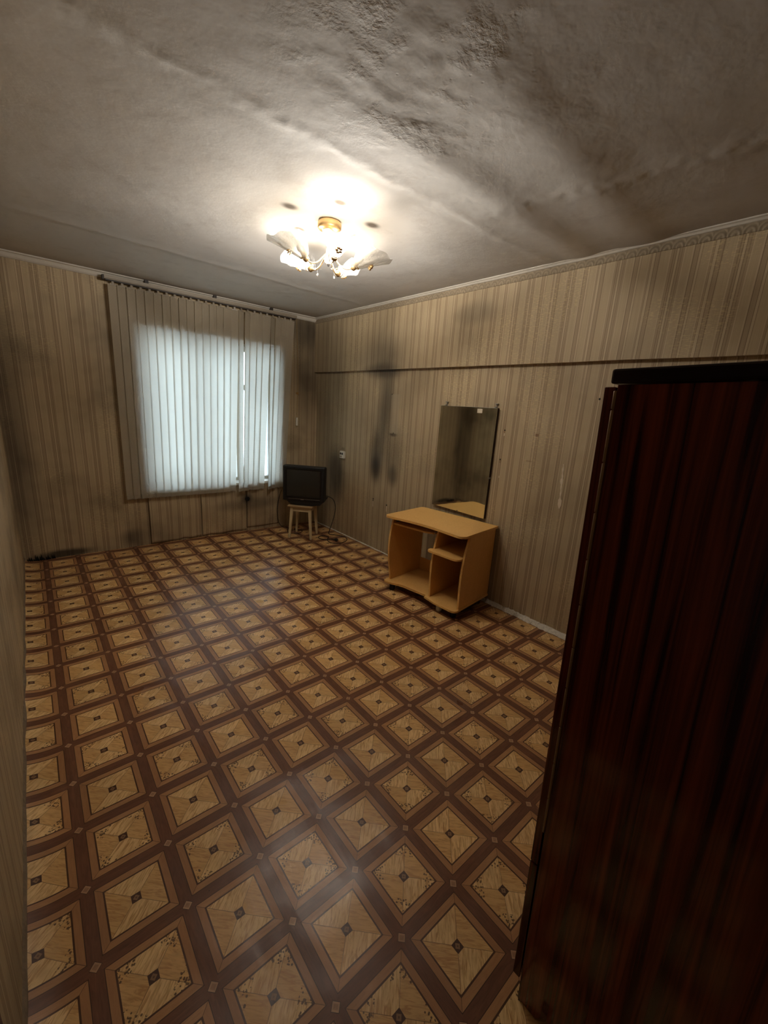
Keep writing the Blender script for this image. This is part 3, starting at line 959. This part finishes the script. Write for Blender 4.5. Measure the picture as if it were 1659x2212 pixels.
for k, (ang, lit) in enumerate(arms):
    a = math.radians(ang)
    d = Vector((math.cos(a), math.sin(a), 0))
    arm_pts = [Vector((0, 0, -0.150)) + d * 0.008, Vector((0, 0, -0.178)) + d * 0.034, Vector((0, 0, -0.214)) + d * 0.070, Vector((0, 0, -0.226)) + d * 0.108, Vector((0, 0, -0.214)) + d * 0.140]
    bm = bmesh.new()
    tube(bm, spline(arm_pts, 6), 0.0045, 8)
    arm = finish('arm', bm, 'gold', lamp, smooth=True)
    end = arm_pts[-1]
    # socket frame: z' leans outward
    zax = (d * 0.70 + Vector((0, 0, 0.70))).normalized()
    yax = (d - zax * d.dot(zax)).normalized()
    xax = yax.cross(zax)
    R = Matrix((xax, yax, zax)).transposed().to_4x4()
    R.translation = end
    bm = bmesh.new()
    lathe(bm, [(0.006, -0.016), (0.016, -0.010), (0.018, 0.004), (0.012, 0.010), (0.011, 0.034), (0.009, 0.036)], 14, R)
    finish('socket_cup', bm, 'gold', lamp, smooth=True)
    bm = bmesh.new()
    lathe(bm, [(0.008, 0.032), (0.011, 0.040), (0.014, 0.050), (0.014, 0.060), (0.009, 0.070), (0.002, 0.076)], 14, R)
    bulb = finish('bulb', bm, 'bulb_on' if lit else 'bulb_off', lamp, smooth=True)
    sh = finish('shade', shade_mesh(), 'shade', lamp, smooth=True) if shade_me is None else bpy.data.objects.new('shade', shade_me)
    if shade_me is None:
        shade_me = sh.data
    else:
        COL.objects.link(sh); sh.parent = lamp
    sh.matrix_local = R
    # gilded flower at the back of each leaf and a flower knob on its back
    bm = bmesh.new()
    for q in range(5):
        b_ = 2 * PI * q / 5
        box(bm, -0.006, 0.006, -0.006, 0.006, -0.003, 0.003, 0.002, R @ Matrix.Translation((0.011 * math.cos(b_), 0.064, 0.075)) @ Matrix.Translation((0, 0, 0.011 * math.sin(b_))))
    finish('gilt_flower', bm, 'gold', sh)
    fl = [c for c in sh.children][-1]
    fl.matrix_parent_inverse = R.inverted()
    bm = bmesh.new()
    ring = [R @ Vector((0.024 * math.cos(2 * PI * q / 20), 0.024 * math.sin(2 * PI * q / 20) + 0.002, 0.016)) for q in range(21)]
    tube(bm, ring, 0.0025, 6)
    finish('shade_ring', bm, 'gold', lamp, smooth=True)
    # crystal drop under the arm
    bm = bmesh.new()
    c = Vector((0, 0, -0.222)) + d * 0.085
    tube(bm, [c, c + Vector((0, 0, -0.022))], 0.001, 5)
    lathe(bm, [(0.001, 0.010), (0.005, 0.004), (0.006, 0.0), (0.004, -0.006), (0.001, -0.009)], 10, Matrix.Translation(c + Vector((0, 0, -0.030))))
    finish('crystal_drop', bm, 'crystal', lamp, smooth=True)
    if lit:
        ld = bpy.data.lights.new('bulb_light', 'POINT')
        ld.energy = BULB_W
        ld.color = BULB_COL
        ld.shadow_soft_size = 0.025
        # upward light cut off to keep the ceiling above from blowing out
        ld.use_nodes = True
        lt_ = ld.node_tree
        em = lt_.nodes['Emission']
        tc = lt_.nodes.new('ShaderNodeTexCoord')
        sp = lt_.nodes.new('ShaderNodeSeparateXYZ')
        mr = lt_.nodes.new('ShaderNodeMapRange')
        mr.interpolation_type = 'SMOOTHSTEP'
        mr.inputs['From Min'].default_value = 0.08
        mr.inputs['From Max'].default_value = 0.42
        mr.inputs['To Min'].default_value = 1.0
        mr.inputs['To Max'].default_value = 0.004
        lt_.links.new(tc.outputs['Normal'], sp.inputs[0])
        lt_.links.new(sp.outputs[2], mr.inputs['Value'])
        lt_.links.new(mr.outputs[0], em.inputs['Strength'])
        lo = bpy.data.objects.new('bulb_light', ld)
        COL.objects.link(lo)
        lo.parent = lamp
        lo.location = R @ Vector((0, -0.004, 0.098))

# ------------------------------------------------------------------ mirror
MY0, MY1, MZ0, MZ1 = 1.909, 2.487, 0.697, 1.576
mir = tag(empty('wall_mirror', (XR, (MY0 + MY1) / 2, MZ0)), 'tall frameless mirror with a price sticker hanging on the wallpaper above the desk', 'mirror')
cy = (MY0 + MY1) / 2
bm = bmesh.new(); box(bm, -0.026, -0.001, MY0 - cy, MY1 - cy, 0, MZ1 - MZ0); finish('backing_board', bm, 'mirror_back', mir)
bm = bmesh.new(); box(bm, -0.031, -0.0265, MY0 - cy, MY1 - cy, 0, MZ1 - MZ0, 0.0015); finish('mirror_glass', bm, 'mirror', mir)
for yy in (MY0 - cy + 0.02, MY1 - cy - 0.05):
    bm = bmesh.new()
    box(bm, -0.030, -0.001, yy, yy + 0.012, MZ1 - MZ0 + 0.0005, MZ1 - MZ0 + 0.008, 0.001)
    box(bm, -0.006, -0.001, yy, yy + 0.012, MZ1 - MZ0 + 0.006, MZ1 - MZ0 + 0.034, 0.001)
    box(bm, -0.020, -0.001, yy - 0.010, yy + 0.012, MZ1 - MZ0 + 0.027, MZ1 - MZ0 + 0.034, 0.001)
    finish('hanging_hook', bm, 'steel', mir)
bm = bmesh.new(); box(bm, -0.0325, -0.0312, MY0 - cy + 0.135, MY0 - cy + 0.185, MZ1 - MZ0 - 0.045, MZ1 - MZ0 - 0.012); finish('price_sticker', bm, 'torn_paper', mir)
for yy, zz in ((MY0 - cy, 0.33), (MY1 - cy - 0.30, -0.002)):
    bm = bmesh.new(); box(bm, -0.033, -0.002, yy - 0.003, yy + 0.006, zz, zz + 0.012, 0.001); finish('edge_clip', bm, 'steel', mir)

# ------------------------------------------------------------------ computer desk
DA = math.radians(7.0)
desk = tag(empty('computer_desk', (2.929, 1.775, 0)), 'small beech laminate computer desk with open shelves under the mirror', 'desk')
# local x: along the wall (u, away from the camera), local y: out into the room (v)
UV = Matrix(((-math.sin(DA), -math.cos(DA), 0, 0), (math.cos(DA), -math.sin(DA), 0, 0), (0, 0, 1, 0), (0, 0, 0, 1)))
desk.matrix_world = Matrix.Translation((2.929, 1.775, 0)) @ UV
def board(name, pts, z0, z1, axis='z', mat='beech', bev=0.0015):
    bm = bmesh.new()
    prism(bm, pts, z0, z1, axis, bev)
    return finish(name, bm, mat, desk)
def arc(cx, cy, r, a0, a1, n=7):
    return [(cx + r * math.cos(math.radians(a0 + (a1 - a0) * i / n)), cy + r * math.sin(math.radians(a0 + (a1 - a0) * i / n))) for i in range(n + 1)]
# top: wavy front, rounded corners
front = []
for i in range(25):
    q = i / 24
    u_ = 0.045 + 0.66 * q
    front.append((u_, 0.510 - 0.034 * math.sin(PI * q) ** 1.2 + 0.006 * q))
top_pts = [(-0.005, 0.0)] + arc(0.045, 0.460, 0.05, 180, 90) + front[1:-1] + arc(0.718, 0.476, 0.04, 90, 0) + [(0.758, 0.06)] + arc(0.728, 0.03, 0.03, 0, -90)
board('desk_top', top_pts, 0.652, 0.670)
def side_profile(v_top, v_mid, v_bot, z0=0.086, z1=0.652):
    out = [(0.015, z0)]
    for i in range(15):
        q = i / 14
        v = v_bot + (v_top - v_bot) * q + (v_mid - (v_top + v_bot) / 2) * math.sin(PI * q ** 1.2)
        out.append((v, z0 + (z1 - z0) * q))
    out.append((0.015, z1))
    return out
board('side_panel', side_profile(0.400, 0.462, 0.455), 0.006, 0.022, 'x')
board('middle_panel', side_profile(0.385, 0.452, 0.440), 0.284, 0.300, 'x')
board('side_panel', side_profile(0.430, 0.474, 0.430), 0.716, 0.732, 'x')
bot = [(0.0, 0.015)] + arc(0.04, 0.470, 0.04, 180, 90, 5) + [(0.20, 0.500), (0.318, 0.470), (0.322, 0.440), (0.56, 0.444), (0.60, 0.452), (0.645, 0.476), (0.68, 0.486)] + arc(0.728, 0.466, 0.022, 90, 0, 4) + [(0.75, 0.015)]
board('bottom_board', bot, 0.070, 0.086)
sh = [(0.023, 0.02)] + [(0.023, 0.455)] + arc(0.07, 0.460, 0.047, 180, 90, 5) + [(0.28, 0.498)] + arc(0.29, 0.468, 0.028, 80, 0, 5) + [(0.318, 0.445), (0.301, 0.44), (0.301, 0.42), (0.283, 0.42), (0.283, 0.02)]
board('shelf', sh, 0.472, 0.488)
tray = [(0.303, 0.10), (0.303, 0.34), (0.34, 0.40), (0.40, 0.425), (0.68, 0.442), (0.713, 0.442), (0.713, 0.10)]
board('keyboard_tray', tray, 0.586, 0.600)
board('back_rail', [(0.301, 0.086), (0.301, 0.200), (0.715, 0.200), (0.715, 0.086)], 0.018, 0.030, 'y')
board('back_panel', [(0.023, 0.086), (0.023, 0.652), (0.284, 0.652), (0.284, 0.086)], 0.016, 0.021, 'y')
for (a, b_) in ((0.308, 0.312), (0.705, 0.709)):
    bm = bmesh.new(); box(bm, a, b_ + 0.008, 0.08, 0.41, 0.602, 0.612, 0.001); finish('tray_runner', bm, 'steel', desk)
bm = bmesh.new(); box(bm, 0.11, 0.20, 0.44, 0.462, 0.452, 0.470, 0.004); finish('shelf_pull', bm, 'black_plastic', desk)
# black plinth and castors
bm = bmesh.new(); box(bm, 0.02, 0.73, 0.10, 0.36, 0.030, 0.070, 0.003); finish('plinth', bm, 'black_plastic', desk)
cas0 = None
for (u_, v_) in ((0.06, 0.07), (0.06, 0.43), (0.19, 0.435), (0.38, 0.07), (0.69, 0.07), (0.69, 0.43)):
    bm = bmesh.new()
    white = (u_ == 0.19)
    lathe(bm, [(0.012, 0.070), (0.024, 0.068), (0.025, 0.030), (0.023, 0.004), (0.020, 0.0)], 14, Matrix.Translation((u_, v_, 0)))
    finish('castor', bm, 'white_plastic' if white else 'black_plastic', desk, smooth=True)

# ------------------------------------------------------------------ stool
stl = tag(empty('stool', (2.500, 4.098, 0), (0, 0, math.radians(-48))), 'low cream painted wooden stool carrying the television in the corner', 'stool')
bm = bmesh.new(); box(bm, -0.145, 0.145, -0.145, 0.145, 0.372, 0.392, 0.006); finish('seat', bm, 'seat_paint', stl)
for sx in (-1, 1):
    for sy in (-1, 1):
        bm = bmesh.new()
        pts = [(Vector((sx * 0.128, sy * 0.122, 0.0)), 0.011), (Vector((sx * 0.104, sy * 0.098, 0.372)), 0.0185)]
        rings = []
        for p, r in pts:
            rings.append([bm.verts.new(p + Vector((r * a, r * b, 0))) for a, b in ((-1, -1), (1, -1), (1, 1), (-1, 1))])
        for k in range(4):
            bm.faces.new((rings[0][k], rings[0][(k + 1) % 4], rings[1][(k + 1) % 4], rings[1][k]))
        bm.faces.new(rings[0]); bm.faces.new(rings[1])
        bmesh.ops.bevel(bm, geom=list(bm.edges), offset=0.003, segments=2, affect='EDGES')
        finish('leg', bm, 'cream_paint', stl)
for k in range(4):
    bm = bmesh.new(); box(bm, -0.092, 0.092, -0.109, -0.092, 0.318, 0.371, 0.002, Matrix.Rotation(k * PI / 2, 4, 'Z')); finish('apron', bm, 'cream_paint', stl)

# ------------------------------------------------------------------ television
TVA = math.radians(-45)
tv = tag(empty('television', (2.433, 3.998, 0.394), (0, 0, TVA)), 'old black tube television on the cream stool', 'television')
# local x: to the viewer's right, local y: into the corner, z up
W2, HT = 0.237, 0.455
bm = bmesh.new()
box(bm, -W2, W2, 0.0, 0.090, 0.048, 0.448, 0.012)
cs = finish('front_casing', bm, 'tv_body', tv)
bm = bmesh.new()
# tapering rear shell
secs = [(0.085, 0.228, 0.050, 0.440), (0.17, 0.224, 0.050, 0.436), (0.22, 0.195, 0.055, 0.405), (0.33, 0.140, 0.07, 0.345), (0.365, 0.125, 0.08, 0.330)]
rings = []
for (y, w, z0, z1) in secs:
    rings.append([bm.verts.new(p) for p in ((-w, y, z0), (w, y, z0), (w, y, z1), (-w, y, z1))])
for A, B in zip(rings, rings[1:]):
    for k in range(4):
        bm.faces.new((A[k], A[(k + 1) % 4], B[(k + 1) % 4], B[k]))
bm.faces.new(rings[0]); bm.faces.new(rings[-1])
bmesh.ops.bevel(bm, geom=list(bm.edges), offset=0.008, segments=2, affect='EDGES')
finish('rear_shell', bm, 'tv_body', tv)
# chin: curved lower lip under the casing, resting on the stool
bm = bmesh.new()
chin = [(-0.205, 0.060), (-0.17, 0.020), (-0.06, 0.0005), (0.10, 0.0005), (0.19, 0.012), (0.225, 0.055)]
prism(bm, chin, 0.010, 0.30, 'y', 0.004)
finish('chin', bm, 'tv_body', tv)
# inner bezel frame
SX0, SX1, SZa, SZb = -0.190, 0.188, 0.105, 0.405
bm = bmesh.new()
for d in ((SX0 - 0.016, SX1 + 0.016, -0.006, 0.02, SZb, SZb + 0.016), (SX0 - 0.016, SX1 + 0.016, -0.006, 0.02, SZa - 0.016, SZa), (SX0 - 0.016, SX0, -0.006, 0.02, SZa, SZb), (SX1, SX1 + 0.016, -0.006, 0.02, SZa, SZb)):
    box(bm, *d, bevel=0.002)
finish('screen_bezel', bm, 'tv_bezel', tv)
bm = bmesh.new()
n = 14
g = [[bm.verts.new((SX0 + (SX1 - SX0) * i / n, -0.001 - 0.014 * (1 - (2 * i / n - 1) ** 2) * (1 - (2 * j / n - 1) ** 2) ** 1.0 + 0.0, SZa + (SZb - SZa) * j / n)) for j in range(n + 1)] for i in range(n + 1)]
for i in range(n):
    for j in range(n):
        bm.faces.new((g[i][j], g[i + 1][j], g[i + 1][j + 1], g[i][j + 1]))
finish('screen', bm, 'tube', tv, smooth=True)
bm = bmesh.new(); box(bm, -0.17, 0.19, -0.004, 0.006, 0.074, 0.077, 0.001); finish('front_seam', bm, 'steel', tv)
bm = bmesh.new(); box(bm, -0.030, 0.006, -0.0025, 0.004, 0.066, 0.073, 0.0008); finish('maker_badge', bm, 'steel', tv)
for k in range(5):
    bm = bmesh.new(); box(bm, 0.03 + 0.026 * k, 0.046 + 0.026 * k, -0.003, 0.004, 0.056, 0.063, 0.001); finish('button', bm, 'tv_bezel', tv)

# ------------------------------------------------------------------ cords
bm = bmesh.new()
tube(bm, spline([(2.445, 4.555, 0.47), (2.42, 4.555, 0.40), (2.385, 4.55, 0.24), (2.40, 4.545, 0.08), (2.44, 4.52, 0.008), (2.50, 4.46, 0.006), (2.44, 4.38, 0.006), (2.40, 4.26, 0.006), (2.50, 4.20, 0.006), (2.58, 4.27, 0.006), (2.52, 4.36, 0.006), (2.62, 4.42, 0.006)], 8), 0.0035, 7)
tag(finish('antenna_cable', bm, 'cable', smooth=True), 'thin black aerial cable drooping from the television down the window wall', 'cable')
pc = tag(empty('power_cord', (2.80, 3.97, 0)), 'black power cord looped on the floor with its plug below the wall socket', 'cord')
pm = Matrix.Translation((-2.80, -3.97, 0))
bm = bmesh.new()
pts = spline([(2.742, 4.010, 0.478), (2.775, 3.985, 0.468), (2.815, 3.955, 0.43), (2.838, 3.945, 0.33), (2.825, 3.97, 0.18), (2.800, 4.00, 0.05), (2.79, 3.99, 0.006), (2.83, 3.93, 0.006), (2.885, 3.83, 0.006), (2.875, 3.74, 0.006), (2.80, 3.665, 0.006), (2.69, 3.65, 0.006), (2.63, 3.72, 0.006), (2.655, 3.82, 0.006), (2.72, 3.90, 0.010), (2.68, 3.97, 0.006), (2.62, 3.955, 0.006), (2.60, 3.90, 0.006), (2.64, 3.83, 0.006), (2.70, 3.80, 0.012), (2.72, 3.745, 0.012)], 8)
tube(bm, [pm @ p for p in pts], 0.0042, 7)
finish('cord_line', bm, 'cable', pc, smooth=True)
bm = bmesh.new()
q = Matrix.Translation((-0.08, -0.225, 0.018)) @ Matrix.Rotation(math.radians(-75), 4, 'Z') @ Matrix.Rotation(PI / 2, 4, 'Y')
lathe(bm, [(0.006, -0.02), (0.012, -0.005), (0.017, 0.012), (0.017, 0.022)], 12, q)
plug = finish('plug', bm, 'black_plastic', pc, smooth=True)
for s_ in (-1, 1):
    bm = bmesh.new(); lathe(bm, [(0.0024, 0.0), (0.0024, 0.018)], 8, q @ Matrix.Translation((0, s_ * 0.0095, 0.020))); finish('pin', bm, 'steel', plug)

# ------------------------------------------------------------------ wall socket
so = tag(empty('wall_socket', (XR, 3.973, 0.964)), 'white double wall socket above the looped cord', 'socket')
bm = bmesh.new(); box(bm, -0.028, 0.0, -0.042, 0.042, -0.042, 0.042, 0.006); finish('socket_body', bm, 'white_plastic', so)
for yy in (0.021, -0.014):
    bm = bmesh.new(); lathe(bm, [(0.0135, 0.0), (0.0135, 0.0022), (0.011, 0.0024), (0.001, 0.0012)], 16, Matrix.Translation((-0.0275, yy, 0.012)) @ Matrix.Rotation(-PI / 2, 4, 'Y')); finish('socket_well', bm, 'dark_hole', so)
bm = bmesh.new(); box(bm, -0.0300, -0.0275, -0.008, 0.032, -0.030, -0.012, 0.001); finish('socket_slot', bm, 'rail', so)

# ------------------------------------------------------------------ wardrobe
wd = tag(empty('wardrobe', (1.005, 0.283, 0), (math.radians(-1.7), 0, 0)), 'dark glossy mahogany wardrobe with a piano hinge standing at the near end of the room', 'wardrobe')
WW, WD = 1.20, 0.53
def wpart2(name, dims, mat, bevel=0.002, parent=None):
    return boxobj(name, dims, mat, parent or wd, bevel)
def side(x0, x1):
    bm = bmesh.new()
    # y runs from the front (0) back to -WD; the rear foot reaches down because the carcass leans forward
    prism(bm, [(-0.004, 0.002), (-0.004, 1.588), (-WD, 1.588), (-WD, -0.014), (-WD + 0.05, -0.014), (-WD + 0.07, 0.03), (-0.075, 0.035), (-0.055, 0.0)], x0, x1, 'x', 0.001)
    return finish('side_panel', bm, 'mahogany', wd)
side(0.0, 0.018)
side(WW - 0.018, WW)
wpart2('top_board', (-0.006, WW + 0.006, -WD - 0.002, 0.008, 1.590, 1.616), 'mahogany_dark', 0.004)
wpart2('bottom_shelf', (0.019, WW - 0.019, -WD + 0.01, -0.006, 0.06, 0.078), 'mahogany_dark', 0.001)
wpart2('middle_shelf', (0.019, WW - 0.019, -WD + 0.01, -0.006, 0.43, 0.448), 'mahogany_dark', 0.001)
wpart2('back_board', (0.019, WW - 0.019, -WD + 0.002, -WD + 0.008, 0.05, 1.588), 'mahogany_dark', 0.0)
for k in range(2):
    d = wpart2('door', (0.001 + k * (WW / 2), WW / 2 - 0.002 + k * (WW / 2) + 0.001, 0.0005, 0.0195, 0.452, 1.585), 'mahogany', 0.002)
    hx = WW / 2 - 0.05 + k * 0.1
    bm = bmesh.new(); lathe(bm, [(0.005, 0.0), (0.005, 0.012), (0.013, 0.020), (0.013, 0.028), (0.008, 0.032)], 14, Matrix.Translation((hx, 0.0195, 1.0)) @ Matrix.Rotation(-PI / 2, 4, 'X')); finish('knob', bm, 'brass', d, smooth=True)
for k in range(2):
    d = wpart2('drawer', (0.001 + k * (WW / 2), WW / 2 - 0.002 + k * (WW / 2) + 0.001, 0.0005, 0.0195, 0.066, 0.448), 'mahogany', 0.002)
    bm = bmesh.new(); lathe(bm, [(0.005, 0.0), (0.005, 0.012), (0.013, 0.020), (0.013, 0.028), (0.008, 0.032)], 14, Matrix.Translation((WW / 4 + k * WW / 2, 0.0195, 0.26)) @ Matrix.Rotation(-PI / 2, 4, 'X')); finish('knob', bm, 'brass', d, smooth=True)
# piano hinge: a knuckle every 10 cm
z = 0.56
while z < 1.575:
    z2 = min(z + 0.0985, 1.580)
    bm = bmesh.new(); lathe(bm, [(0.0022, z), (0.0030, z + 0.001), (0.0030, z2 - 0.0035), (0.0022, z2 - 0.0025)], 10, Matrix.Translation((-0.0015, -0.002, 0)))
    finish('hinge_knuckle', bm, 'hinge', wd, smooth=True)
    z += 0.0985
bm = bmesh.new(); box(bm, 0.0, 0.015, -0.0035, 0.0, 0.56, 1.578); finish('hinge_leaf', bm, 'hinge', wd)
